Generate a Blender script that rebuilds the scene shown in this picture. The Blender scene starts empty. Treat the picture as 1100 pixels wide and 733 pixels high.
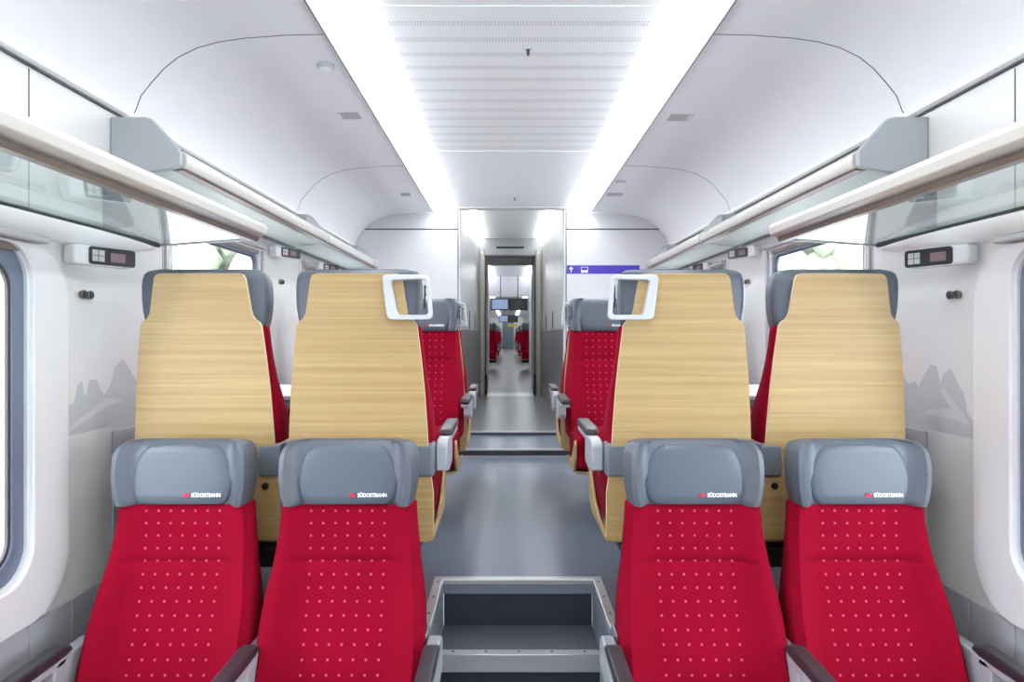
import bpy, bmesh, math, random
from mathutils import Vector, Matrix
random.seed(4)
C = bpy.context.scene.collection
R = math.radians

# ------------------------------------------------------------------ camera
cam_d = bpy.data.cameras.new('camera'); cam = bpy.data.objects.new('camera', cam_d)
C.objects.link(cam); bpy.context.scene.camera = cam
cam.location = (-.042, 0, .977); cam.rotation_euler = (R(90), 0, 0)
cam_d.sensor_width = 36; cam_d.lens = 36*750/1100
cam_d.shift_x = 5/1100; cam_d.shift_y = -6.5/1100; cam_d.clip_start = .02; cam_d.clip_end = 300
# ------------------------------------------------------------------ world, sun, exposure
w = bpy.data.worlds.new('world'); bpy.context.scene.world = w; w.use_nodes = True
bg = w.node_tree.nodes['Background']; bg.inputs[0].default_value = (.90, .95, 1, 1); bg.inputs[1].default_value = 7.5
sun_d = bpy.data.lights.new('sun', 'SUN'); sun_d.energy = 4.0; sun_d.angle = R(12); sun_d.color = (1, .97, .92)
sun = bpy.data.objects.new('sun', sun_d); C.objects.link(sun); sun.rotation_euler = (R(25), R(-8), R(20))
STRIP = 10.0
vs = bpy.context.scene.view_settings
vs.view_transform = 'Standard'; vs.look = 'None'; vs.gamma = 1; vs.use_curve_mapping = False; vs.exposure = 0.47

# ------------------------------------------------------------------ materials
def srgb(r, g, b):
    f = lambda c: (c/255/12.92) if c/255 <= .04045 else ((c/255+.055)/1.055)**2.4
    return (f(r), f(g), f(b), 1)
def mat(name, col, rough=.5, metal=0, spec=.5, noise=0, nscale=40, bump=0, bscale=200, emit=None, es=0, coat=0, sheen=0):
    m = bpy.data.materials.new(name); m.use_nodes = True
    nt = m.node_tree; b = nt.nodes['Principled BSDF']
    b.inputs['Base Color'].default_value = col; b.inputs['Roughness'].default_value = rough
    b.inputs['Metallic'].default_value = metal; b.inputs['Specular IOR Level'].default_value = spec
    b.inputs['Coat Weight'].default_value = coat; b.inputs['Sheen Weight'].default_value = sheen
    tc = nt.nodes.new('ShaderNodeTexCoord')
    if noise:
        n = nt.nodes.new('ShaderNodeTexNoise'); n.inputs['Scale'].default_value = nscale; n.inputs['Detail'].default_value = 4
        nt.links.new(tc.outputs['Object'], n.inputs['Vector'])
        mr = nt.nodes.new('ShaderNodeMapRange'); mr.inputs['To Min'].default_value = 1-noise; mr.inputs['To Max'].default_value = 1+noise
        nt.links.new(n.outputs['Fac'], mr.inputs['Value'])
        mx = nt.nodes.new('ShaderNodeVectorMath'); mx.operation = 'SCALE'; mx.inputs[0].default_value = col[:3]
        nt.links.new(mr.outputs[0], mx.inputs['Scale']); nt.links.new(mx.outputs[0], b.inputs['Base Color'])
    if bump:
        n = nt.nodes.new('ShaderNodeTexNoise'); n.inputs['Scale'].default_value = bscale
        nt.links.new(tc.outputs['Object'], n.inputs['Vector'])
        bp = nt.nodes.new('ShaderNodeBump'); bp.inputs['Strength'].default_value = bump; bp.inputs['Distance'].default_value = .002
        nt.links.new(n.outputs['Fac'], bp.inputs['Height']); nt.links.new(bp.outputs[0], b.inputs['Normal'])
    if emit: b.inputs['Emission Color'].default_value = emit; b.inputs['Emission Strength'].default_value = es
    return m
M = {}
M['wall'] = mat('wall_laminate', srgb(221, 221, 220), .28, noise=.015, nscale=3)
M['surround'] = mat('window_surround_white', srgb(230, 231, 234), .2)
M['cove'] = mat('cove_paint', srgb(240, 240, 244), .6, noise=.01, nscale=3)
M['panel'] = mat('ceiling_sheet', srgb(243, 245, 246), .4)
M['bulk'] = mat('bulkhead_white', srgb(212, 212, 218), .3)
M['dado'] = mat('dado_grey', srgb(176, 176, 182), .45, noise=.02)
M['perf'] = mat('perforation_shade', srgb(188, 190, 193), .6)
M['ledv'] = mat('vestibule_light', (1, 1, 1, 1), .5, emit=(.94, .99, 1, 1), es=5.5)
M['dark'] = mat('dark_gap', srgb(70, 68, 72), .6)
M['black'] = mat('black_plastic', srgb(24, 24, 27), .45)
M['pad'] = mat('armrest_black', srgb(48, 48, 54), .38, bump=.2, bscale=300)
M['alu'] = mat('aluminium_satin', srgb(196, 197, 199), .35, .55, noise=.02)
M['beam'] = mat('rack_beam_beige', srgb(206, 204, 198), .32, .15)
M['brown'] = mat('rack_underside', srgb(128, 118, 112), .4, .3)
M['cap'] = mat('rack_end_grey', srgb(176, 181, 186), .4, bump=.1)
M['steel'] = mat('brushed_steel', srgb(165, 164, 163), .36, .75, noise=.05, nscale=6)
M['satin'] = mat('satin_panel', srgb(222, 221, 221), .3, .2, noise=.05, nscale=2.5)
M['portal'] = mat('portal_steel', srgb(150, 150, 153), .35, .5)
M['post'] = mat('portal_post_olive', srgb(168, 164, 152), .35, .4)
M['gasket'] = mat('gasket_blue_grey', srgb(112, 124, 146), .4)
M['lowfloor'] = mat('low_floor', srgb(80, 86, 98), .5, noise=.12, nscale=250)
M['floor'] = mat('floor_lino', srgb(97, 104, 118), .28, noise=.12, nscale=260)
M['vfloor'] = mat('vestibule_floor', srgb(122, 122, 125), .3, noise=.08, nscale=200)
M['stepdark'] = mat('step_dark', srgb(52, 56, 68), .6, noise=.35, nscale=220)
M['steptread'] = mat('step_tread', srgb(80, 85, 97), .5, noise=.2, nscale=220)
M['stepside'] = mat('step_side_grey', srgb(128, 138, 152), .4)
M['leather'] = mat('grey_leather', srgb(122, 133, 147), .36, bump=.15, bscale=350, noise=.03, nscale=8)
M['leatherpad'] = mat('grey_leather_pad', srgb(86, 95, 107), .34, bump=.12, bscale=350)
M['leatherdark'] = mat('grey_leather_side', srgb(88, 95, 106), .4, bump=.15, bscale=350)
M['bracket'] = mat('bracket_grey', srgb(108, 115, 126), .4)
M['hinge'] = mat('hinge_light_grey', srgb(165, 170, 177), .35)
M['handle'] = mat('handle_white', srgb(198, 202, 208), .28)
M['white'] = mat('print_white', srgb(240, 242, 248), .4)
M['redmark'] = mat('print_red', srgb(215, 40, 70), .4)
M['blue'] = mat('sign_blue', srgb(70, 55, 178), .35)
M['print'] = mat('mountain_print_grey', srgb(192, 194, 198), .3)
M['print2'] = mat('mountain_print_light', srgb(208, 209, 211), .3)
M['lcd'] = mat('lcd_dim', srgb(120, 98, 104), .3, emit=srgb(150, 110, 110), es=.05)
M['lcdw'] = mat('lcd_pictos', srgb(190, 192, 196), .4)
M['screen'] = mat('screen_glass', srgb(26, 32, 30), .2, emit=srgb(60, 80, 78), es=.15)
M['screenl'] = mat('screen_lit', srgb(90, 105, 140), .2, emit=srgb(150, 165, 200), es=.5)
M['led'] = mat('led_diffuser', (1, 1, 1, 1), .5, emit=(.94, .99, 1, 1), es=STRIP)
M['table'] = mat('table_top_grey', srgb(186, 192, 200), .35)
M['tedge'] = mat('table_edge', srgb(128, 140, 156), .4)
M['ply'] = mat('ply_edge', srgb(226, 208, 170), .5)
M['ground'] = mat('outside_ground', srgb(185, 184, 182), .9, noise=.15, nscale=2)
M['bark'] = mat('bark', srgb(110, 95, 80), .9, noise=.2)
M['leaf'] = mat('leaves', srgb(150, 160, 138), .8, noise=.3, nscale=1.5)
M['trainwhite'] = mat('far_train_white', srgb(238, 238, 240), .4)
M['trainred'] = mat('far_train_red', srgb(205, 70, 60), .4)
M['trainglass'] = mat('far_train_glass', srgb(120, 130, 145), .15)
M['yellow'] = mat('far_yellow', srgb(220, 190, 90), .5)

def glass_mat(name, tint, ior, rough=0, extra=0):
    m = bpy.data.materials.new(name); m.use_nodes = True; nt = m.node_tree
    nt.nodes.remove(nt.nodes['Principled BSDF']); out = nt.nodes['Material Output']
    t = nt.nodes.new('ShaderNodeBsdfTransparent'); t.inputs[0].default_value = tint
    g = nt.nodes.new('ShaderNodeBsdfGlossy'); g.inputs['Roughness'].default_value = rough
    g.inputs['Color'].default_value = (.95, .97, .97, 1)
    f = nt.nodes.new('ShaderNodeFresnel'); ge = nt.nodes.new('ShaderNodeNewGeometry'); mr = nt.nodes.new('ShaderNodeMapRange')     # same reflectance on both faces of the sheet
    mr.inputs['To Min'].default_value = ior; mr.inputs['To Max'].default_value = 1/ior
    nt.links.new(ge.outputs['Backfacing'], mr.inputs['Value']); nt.links.new(mr.outputs[0], f.inputs['IOR'])
    mx = nt.nodes.new('ShaderNodeMixShader'); nt.links.new(f.outputs[0], mx.inputs[0])
    nt.links.new(t.outputs[0], mx.inputs[1]); nt.links.new(g.outputs[0], mx.inputs[2])
    last = mx
    if extra:
        d = nt.nodes.new('ShaderNodeBsdfDiffuse'); d.inputs[0].default_value = (.80, .86, .85, 1)
        m2 = nt.nodes.new('ShaderNodeMixShader'); m2.inputs[0].default_value = extra
        if extra > .5:
            tl = nt.nodes.new('ShaderNodeBsdfTranslucent'); tl.inputs[0].default_value = (.95, .99, .98, 1); m3 = nt.nodes.new('ShaderNodeMixShader'); m3.inputs[0].default_value = .6
            nt.links.new(d.outputs[0], m3.inputs[1]); nt.links.new(tl.outputs[0], m3.inputs[2]); d = m3
        nt.links.new(mx.outputs[0], m2.inputs[1]); nt.links.new(d.outputs[0], m2.inputs[2]); last = m2
    nt.links.new(last.outputs[0], out.inputs[0]); return m
M['glass'] = glass_mat('window_glass', (.96, .98, .99, 1), 1.4)
M['shelf'] = glass_mat('shelf_glass', (.88, .93, .92, 1), 1.6, .01, .06)
M['shelf2'] = glass_mat('frosted_shelf_glass', (.85, .92, .91, 1), 1.5, .15, .75)

def fabric():
    m = mat('red_fabric', srgb(136, 0, 33), .9, spec=.12, noise=.10, nscale=9, bump=.5, bscale=900, sheen=0)
    nt = m.node_tree; b = nt.nodes['Principled BSDF']
    b.inputs['Sheen Tint'].default_value = (1, .35, .45, 1)
    src = b.inputs['Base Color'].links[0].from_socket
    uv = nt.nodes.new('ShaderNodeUVMap'); uv.uv_map = 'dots'
    sp = nt.nodes.new('ShaderNodeSeparateXYZ'); nt.links.new(uv.outputs[0], sp.inputs[0])
    def mth(op, a, b_=None, clamp=False):
        n = nt.nodes.new('ShaderNodeMath'); n.operation = op; n.use_clamp = clamp
        for i, v in enumerate((a, b_)):
            if v is None: continue
            if isinstance(v, (int, float)): n.inputs[i].default_value = v
            else: nt.links.new(v, n.inputs[i])
        return n.outputs[0]
    P = .0372
    def cell(v):   # distance to the nearest dot line
        a = mth('DIVIDE', v, P); fr = mth('FRACT', mth('ADD', a, .5)); return mth('ABSOLUTE', mth('SUBTRACT', fr, .5))
    du, dv = cell(sp.outputs[0]), cell(sp.outputs[1])
    # little diagonal cross
    s1 = mth('ADD', mth('MULTIPLY', du, du), mth('MULTIPLY', dv, dv))
    r = mth('LESS_THAN', s1, .105**2)
    x = mth('LESS_THAN', mth('ABSOLUTE', mth('SUBTRACT', du, dv)), .05)
    inside = mth('LESS_THAN', mth('ABSOLUTE', sp.outputs[0]), P*3.4)
    msk = mth('MULTIPLY', mth('MULTIPLY', r, x), inside)
    msk = mth('MULTIPLY', msk, .5)
    mx = nt.nodes.new('ShaderNodeMix'); mx.data_type = 'RGBA'
    nt.links.new(msk, mx.inputs[0]); nt.links.new(src, mx.inputs[6]); mx.inputs[7].default_value = srgb(238, 120, 150)
    nt.links.new(mx.outputs[2], b.inputs['Base Color'])
    return m
M['fabric'] = fabric()
def wood():
    m = bpy.data.materials.new('light_oak'); m.use_nodes = True; nt = m.node_tree; b = nt.nodes['Principled BSDF']
    b.inputs['Roughness'].default_value = .42
    tc = nt.nodes.new('ShaderNodeTexCoord'); oi = nt.nodes.new('ShaderNodeObjectInfo')
    mp = nt.nodes.new('ShaderNodeMapping'); mp.inputs['Scale'].default_value = (.9, 3, 75)
    nt.links.new(tc.outputs['Object'], mp.inputs['Vector'])
    cb = nt.nodes.new('ShaderNodeCombineXYZ'); ml = nt.nodes.new('ShaderNodeMath'); ml.operation = 'MULTIPLY'; ml.inputs[1].default_value = 20
    nt.links.new(oi.outputs['Random'], ml.inputs[0])
    for i in range(3): nt.links.new(ml.outputs[0], cb.inputs[i])
    nt.links.new(cb.outputs[0], mp.inputs['Location'])
    n1 = nt.nodes.new('ShaderNodeTexNoise'); n1.inputs['Scale'].default_value = 1; n1.inputs['Detail'].default_value = 6; n1.inputs['Distortion'].default_value = .35
    nt.links.new(mp.outputs[0], n1.inputs['Vector'])
    mp2 = nt.nodes.new('ShaderNodeMapping'); mp2.inputs['Scale'].default_value = (6, 6, 240)
    nt.links.new(tc.outputs['Object'], mp2.inputs['Vector'])
    n2 = nt.nodes.new('ShaderNodeTexNoise'); n2.inputs['Scale'].default_value = 1; n2.inputs['Detail'].default_value = 3
    nt.links.new(mp2.outputs[0], n2.inputs['Vector'])
    r = nt.nodes.new('ShaderNodeValToRGB'); e = r.color_ramp.elements
    e[0].position = .12; e[0].color = srgb(162, 131, 82); e[1].position = .85; e[1].color = srgb(197, 170, 121)
    nt.links.new(n1.outputs['Fac'], r.inputs[0])
    r2 = nt.nodes.new('ShaderNodeMapRange'); r2.inputs['From Min'].default_value = .3; r2.inputs['From Max'].default_value = .7
    r2.inputs['To Min'].default_value = .95; r2.inputs['To Max'].default_value = 1.05
    nt.links.new(n2.outputs['Fac'], r2.inputs['Value'])
    v = nt.nodes.new('ShaderNodeVectorMath'); v.operation = 'SCALE'
    nt.links.new(r.outputs[0], v.inputs[0]); nt.links.new(r2.outputs[0], v.inputs['Scale'])
    nt.links.new(v.outputs[0], b.inputs['Base Color']); return m
M['wood'] = wood()

# ------------------------------------------------------------------ mesh helpers
def newbm(): return bmesh.new()
def box(bm, x0, x1, y0, y1, z0, z1, mi=0):
    vs_ = [bm.verts.new((x, y, z)) for z in (z0, z1) for y in (y0, y1) for x in (x0, x1)]
    for f in ((0, 2, 3, 1), (4, 5, 7, 6), (0, 1, 5, 4), (2, 6, 7, 3), (0, 4, 6, 2), (1, 3, 7, 5)):
        fc = bm.faces.new([vs_[i] for i in f]); fc.material_index = mi
    return bm
def prism(bm, poly, axis, a, b, mi=0, side_mi=None):
    """poly: 2D list; axis 'x': (y,z)  'y': (x,z)  'z': (x,y)."""
    def p(u, v, t): return {'x': (t, u, v), 'y': (u, t, v), 'z': (u, v, t)}[axis]
    A = [bm.verts.new(p(u, v, a)) for u, v in poly]; B = [bm.verts.new(p(u, v, b)) for u, v in poly]
    n = len(poly)
    f = [bm.faces.new(A), bm.faces.new(B[::-1])]
    for q in f: q.material_index = mi
    for i in range(n):
        q = bm.faces.new((A[i], B[i], B[(i+1) % n], A[(i+1) % n])); q.material_index = mi if side_mi is None else side_mi
    return bm
def strip(bm, prof, axis, a, b):
    """open profile swept as a sheet"""
    def p(u, v, t): return {'x': (t, u, v), 'y': (u, t, v), 'z': (u, v, t)}[axis]
    A = [bm.verts.new(p(u, v, a)) for u, v in prof]; B = [bm.verts.new(p(u, v, b)) for u, v in prof]
    for i in range(len(prof)-1): bm.faces.new((A[i], A[i+1], B[i+1], B[i]))
    return bm
def loft(bm, rings, cap=True):
    V = [[bm.verts.new(p) for p in r] for r in rings]
    for a, b in zip(V, V[1:]):
        n = len(a)
        for i in range(n): bm.faces.new((a[i], a[(i+1) % n], b[(i+1) % n], b[i]))
    if cap: bm.faces.new(V[0][::-1]); bm.faces.new(V[-1])
    return bm
def cyl(bm, c, r, h, axis='z', n=20, r2=None):
    r2 = r if r2 is None else r2
    rg = []
    for t, rr in ((0, r), (h, r2)):
        ring = []
        for i in range(n):
            a = 2*math.pi*i/n; u, v = rr*math.cos(a), rr*math.sin(a)
            ring.append({'z': (c[0]+u, c[1]+v, c[2]+t), 'y': (c[0]+u, c[1]+t, c[2]+v), 'x': (c[0]+t, c[1]+u, c[2]+v)}[axis])
        rg.append(ring)
    return loft(bm, rg)
def rrect(x0, x1, y0, y1, r, n=6):
    pts = []
    for cx, cy, a0 in ((x1-r, y1-r, 0), (x0+r, y1-r, 90), (x0+r, y0+r, 180), (x1-r, y0+r, 270)):
        for i in range(n+1):
            a = R(a0+90*i/n); pts.append((cx+r*math.cos(a), cy+r*math.sin(a)))
    return pts
def ringplate(bm, outer, inner, axis, a, b, mi=0):
    """plate with one hole, outer and inner same count"""
    def p(u, v, t): return {'x': (t, u, v), 'y': (u, t, v), 'z': (u, v, t)}[axis]
    n = len(outer)
    L = [[bm.verts.new(p(u, v, t)) for u, v in q] for q, t in ((outer, a), (outer, b), (inner, b), (inner, a))]
    for k in range(4):
        A, B = L[k], L[(k+1) % 4]
        for i in range(n):
            f = bm.faces.new((A[i], A[(i+1) % n], B[(i+1) % n], B[i])); f.material_index = mi
    return bm
def sheet_holes(bm, outer, holes, axis, t):
    def p(u, v): return {'x': (t, u, v), 'y': (u, t, v), 'z': (u, v, t)}[axis]
    for lp in [outer]+holes:
        V = [bm.verts.new(p(u, v)) for u, v in lp]
        for i in range(len(V)): bm.edges.new((V[i], V[(i+1) % len(V)]))
    bmesh.ops.triangle_fill(bm, edges=bm.edges[:], use_beauty=True, use_dissolve=True)
    return bm
def tag(o, label=None, cat=None, group=None, kind=None):
    if label: o['label'] = label
    if cat: o['category'] = cat
    if group: o['group'] = group
    if kind: o['kind'] = kind
    return o
def obj(name, bm, m, parent=None, bevel=0, seg=2, smooth=True, ang=35, subsurf=0, fixn=True):
    me = bpy.data.meshes.new(name)
    if fixn: bmesh.ops.recalc_face_normals(bm, faces=bm.faces[:])
    bm.to_mesh(me); bm.free()
    for q in (m if isinstance(m, (list, tuple)) else [m]): me.materials.append(M[q] if isinstance(q, str) else q)
    o = bpy.data.objects.new(name, me); C.objects.link(o)
    if parent: o.parent = parent
    if smooth:
        for p in me.polygons: p.use_smooth = True
        try: me.set_sharp_from_angle(angle=R(ang))
        except Exception: pass
    if bevel:
        b = o.modifiers.new('bevel', 'BEVEL'); b.width = bevel; b.segments = seg; b.limit_method = 'ANGLE'; b.angle_limit = R(30)
        b.harden_normals = False
    if subsurf:
        s = o.modifiers.new('sub', 'SUBSURF'); s.levels = subsurf; s.render_levels = subsurf
    return o
def struct(name, bm, m, parent=None, **k):
    o = obj(name, bm, m, parent, **k)
    if not parent: o['kind'] = 'structure'
    return o
def thing(name, label, cat, loc=(0, 0, 0), rz=0, group=None):
    o = bpy.data.objects.new(name, None); C.objects.link(o); o.empty_display_size = .1
    o.location = loc; o.rotation_euler = (0, 0, rz); return tag(o, label, cat, group)
def copy_tree(o, parent=None):
    c = o.copy(); C.objects.link(c); c.parent = parent
    for ch in list(o.children): copy_tree(ch, c)
    return c
def text_bm(s, size):
    cu = bpy.data.curves.new('t', 'FONT'); cu.body = s; cu.size = size; cu.extrude = .0004; cu.resolution_u = 3; cu.offset = .035*size
    o = bpy.data.objects.new('t', cu); C.objects.link(o); bpy.context.view_layer.update()
    me = bpy.data.meshes.new_from_object(o.evaluated_get(bpy.context.evaluated_depsgraph_get()))
    bm = bmesh.new(); bm.from_mesh(me)
    bpy.data.objects.remove(o); bpy.data.curves.remove(cu); bpy.data.meshes.remove(me)
    return bm

WX = 1.42                                  # inner face of the side walls
Y0, YB = -4.0, 6.3                         # saloon behind the camera .. bulkhead
LOW, VF = -.54, .094                       # low floor, vestibule floor
CEIL = 2.08
# ------------------------------------------------------------------ floors
U = [(-1.5, 2.2), (-.33, 2.2), (-.33, 2.8), (.33, 2.8), (.33, 2.2), (1.5, 2.2), (1.5, 5.6), (-1.5, 5.6)]
floor = struct('floor', prism(newbm(), U, 'z', -.05, 0), 'floor')
floor_low = struct('floor_lower', box(newbm(), -1.5, 1.5, Y0, 2.9, LOW-.05, LOW), 'lowfloor')
bm = newbm(); box(bm, -1.5, -.33, 2.2, 2.23, LOW, -.05); box(bm, .33, 1.5, 2.2, 2.23, LOW, -.05)
struct('wall_platform', bm, 'stepside')
# step up at the end of the saloon, ramp tread, vestibule floor
rb = newbm(); prism(rb, [(5.6, -.05), (5.6, .058), (6.37, .064), (6.37, -.05)], 'x', -1.5, 1.5)
ramp = struct('floor_ramp', rb, 'floor')
struct('riser', box(newbm(), -1.42, 1.42, 5.594, 5.599, .010, .050), 'stepdark', ramp)
struct('nosing', box(newbm(), -1.42, 1.42, 5.585, 5.63, .050, .0605), 'alu', ramp)
struct('foot_strip', box(newbm(), -1.42, 1.42, 5.575, 5.598, 0.0, .008), 'alu', ramp)
vf = struct('floor_vestibule', box(newbm(), -.5, .5, 6.37, 9.95, -.05, VF), 'vfloor')
struct('nosing', box(newbm(), -.5, .5, 6.36, 6.40, VF-.008, VF+.004), 'alu', vf)
struct('riser', box(newbm(), -.5, .5, 6.362, 6.369, .066, VF-.009), 'stepdark', vf)
# ------------------------------------------------------------------ stair well
st = thing('stairs', 'short flight of dark speckled steps down with metal nosings, in the aisle floor well', 'stairs', (0, 2.5, LOW))
def P(name, bm, m, par, **k):            # parts given in world space under an empty
    o = obj(name, bm, m, par, **k); bpy.context.view_layer.update()
    o.matrix_parent_inverse = par.matrix_world.inverted() if par.type == 'EMPTY' else Matrix.Identity(4)
    return o
for i, (ya, yb, zt) in enumerate(((2.53, 2.795, -.18), (2.26, 2.53, -.36))):
    P('tread', box(newbm(), -.295, .295, ya, yb, zt-.02, zt), 'steptread', st)
    P('riser', box(newbm(), -.295, .295, ya+.006, ya+.012, zt-.18 if i == 0 else LOW, zt-.064), 'stepdark', st)
    t = P('nosing', box(newbm(), -.295, .295, ya-.012, ya+.03, zt-.062, zt+.004), 'alu', st, bevel=.003)
    for k in range(5):
        q_ = obj('screw', cyl(newbm(), (-.24+.12*k, ya+.012, zt+.004), .005, .0012, n=10), 'dark', t)
P('riser', box(newbm(), -.295, .295, 2.783, 2.795, -.18, -.055), 'stepdark', st)
for q_ in ((-.33, -.297), (.297, .33)): P('side_panel', box(newbm(), *q_, 2.235, 2.8, LOW, -.02), 'stepside', st)
P('head_panel', box(newbm(), -.297, .297, 2.775, 2.80, -.052, -.001), 'stepside', st)
tr = prism(newbm(), [(-.335, 2.235), (-.297, 2.235), (-.297, 2.772), (.297, 2.772), (.297, 2.235), (.335, 2.235), (.335, 2.81), (-.335, 2.81)], 'z', -.018, .006)
trim = struct('trim_1', tr, 'alu', bevel=.004)
for s in (-1, 1):
    for k in range(4): struct('screw', cyl(newbm(), (s*.316, 2.28+.155*k, .006), .005, .0012, n=10), 'dark', trim)

# ------------------------------------------------------------------ side walls with windows
WINS = [(-3.0, -1.75, .27, 1.24), (-1.2, -.05, .27, 1.24), (.5, 2.01, .27, 1.24), (2.84, 3.87, .74, 1.45), (4.72, 5.95, .74, 1.45)]
hub = []
for side, s in (('left', -1), ('right', 1)):
    X = s*WX
    b = newbm()
    outer = [(Y0, LOW), (2.2, LOW), (2.2, -.02), (YB, -.02), (YB, 1.76), (Y0, 1.76)]
    holes = [rrect(a, c, d, e, .11 if d < .5 else .07) for a, c, d, e in WINS]
    sheet_holes(b, outer, holes, 'x', X)
    wall = struct('wall_'+side, b, 'wall', smooth=False)
    # outer skin
    b = newbm(); sheet_holes(b, [(Y0, LOW), (YB+.2, LOW), (YB+.2, 2.3), (Y0, 2.3)], [rrect(a-.05, c+.12, d-.03, e+.03, .1) for a, c, d, e in WINS], 'x', s*(WX+.035))
    struct('outer_skin', b, 'wall', wall, smooth=False)
    # dado panels, grey, slightly proud
    for (a, c, z0, z1) in ((Y0, -1.9, LOW, .145), (-1.9, 0, LOW, .145), (.004, 1.998, LOW, .145), (2.002, 2.195, LOW, .145), (2.2, 2.428, .001, .145), (2.43, 4.3, .001, .64), (4.304, 5.59, .001, .64)):
        struct('dado_panel', box(newbm(), *sorted((X, X-s*.008)), a, c, z0, z1), 'dado', wall, bevel=.001)
    # seams between the upper wall panels
    for y in (-1.2, .4, 2.01):
        struct('panel_joint', box(newbm(), *sorted((X, X-s*.0012)), y-.002, y+.002, 1.27, 1.745), 'dark', wall)
    for y in (2.79, 3.95, 4.62):
        struct('panel_joint', box(newbm(), *sorted((X, X-s*.0008)), y-.001, y+.001, .64, 1.57), 'gasket', wall)
    # cornice lip and shadow gap
    c = struct('trim_%d' % (2 if s < 0 else 3), prism(newbm(), [(s*1.418, 1.757), (s*1.408, 1.758), (s*1.398, 1.766), (s*1.400, 1.780), (s*1.418, 1.795)], 'y', Y0, 6.29), 'cove')
    struct('shadow_gap', box(newbm(), *sorted((s*1.411, s*1.4195)), Y0, 6.29, 1.750, 1.7565), 'dark', c)
    # windows
    for i, (y0, y1, z0, z1) in enumerate(WINS):
        low = z0 < .5; r = .11 if low else .07
        n = (i+1)*2-(1 if s < 0 else 0)
        b = newbm()
        e = .06 if low else .04
        ringplate(b, rrect(y0-.004, y1+.004, z0-.004, z1+.004, r), rrect(y0+e, y1-e, z0+e, z1-e, r-e*.6), 'x', *sorted((s*(WX+.006), s*(WX+.022))))
        win = struct('window_%d' % n, b, 'gasket', bevel=.004)
        b = newbm()   # white reveal
        ringplate(b, rrect(y0-.001, y1+.001, z0-.001, z1+.001, r), rrect(y0+.012, y1-.012, z0+.012, z1-.012, r-.01), 'x', *sorted((s*(WX-.004), s*(WX+.006))))
        struct('reveal', b, 'surround', win)
        b = newbm()   # secondary blue gasket
        ringplate(b, rrect(y0+e, y1-e, z0+e, z1-e, r-e*.6), rrect(y0+e+.01, y1-e-.01, z0+e+.01, z1-e-.01, r-e*.6-.005), 'x', *sorted((s*(WX+.010), s*(WX+.020))))
        struct('gasket', b, 'dark', win)
        struct('pane', prism(newbm(), rrect(y0+e, y1-e, z0+e, z1-e, r-e*.6), 'x', s*(WX+.013), s*(WX+.017)), 'glass', win)
        # blind cassette and guides
        struct('blind_cassette', box(newbm(), *sorted((s*(WX-.035), s*(WX+.0))), y0-.05, y1+.045, z1+.004, z1+.026), 'alu', win, bevel=.006)
        struct('blind_bar', box(newbm(), *sorted((s*(WX-.006), s*(WX+.012))), y0+.01, y1-.01, z1-.028, z1-.006), 'brown', win, bevel=.003)
        for yy in (y0-.035, y1+.035):
            struct('blind_guide', box(newbm(), *sorted((s*(WX-.012), s*(WX))), yy-.004, yy+.004, z0+.03, z1-.006), 'alu', win)
        if low:   # proud, softly rounded white surround
            b = newbm()
            ringplate(b, rrect(y0-.16, y1+.16, z0-.122, z1+.0, .17), rrect(y0-.0, y1+.0, z0-.0, z1-.006, .11), 'x', *sorted((s*(WX-.0), s*(WX-.016))))
            struct('window_surround', b, 'surround', win, bevel=.012, seg=4)
    # hidden ends of the mountain print
    if s < 0:
        rid = [(2.158, .66), (2.158, .738), (2.185, .752), (2.223, .764), (2.242, .819), (2.262, .826), (2.272, .785), (2.287, .779), (2.302, .830), (2.344, .827), (2.365, .79), (2.387, .773), (2.41, .79), (2.432, .815), (2.449, .863), (2.502, .89), (2.539, .858), (2.6, .80), (2.68, .84), (2.75, .78), (2.75, .642), (2.44, .642), (2.43, .66)]
        lit = [(2.19, .672), (2.29, .70), (2.40, .73), (2.5, .745), (2.40, .76), (2.3, .725), (2.22, .70)]
    else:
        rid = [(2.184, .65), (2.184, .706), (2.22, .725), (2.235, .79), (2.258, .81), (2.275, .835), (2.303, .866), (2.338, .845), (2.358, .81), (2.378, .87), (2.41, .876), (2.453, .83), (2.48, .79), (2.5, .81), (2.55, .80), (2.62, .86), (2.7, .80), (2.75, .642), (2.44, .642), (2.43, .65)]
        lit = [(2.20, .69), (2.27, .75), (2.34, .80), (2.36, .79), (2.30, .735), (2.42, .72), (2.46, .70), (2.3, .70)]
    struct('mountain_print', prism(newbm(), rid, 'x', X, X-s*.0007), 'print', wall, smooth=False)
    struct('mountain_print', prism(newbm(), lit, 'x', X-s*.0007, X-s*.0012), 'print2', wall, smooth=False)
# end wall behind the camera
struct('wall_back', box(newbm(), -1.52, 1.52, Y0-.05, Y0, LOW, 2.3), 'wall')

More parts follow.
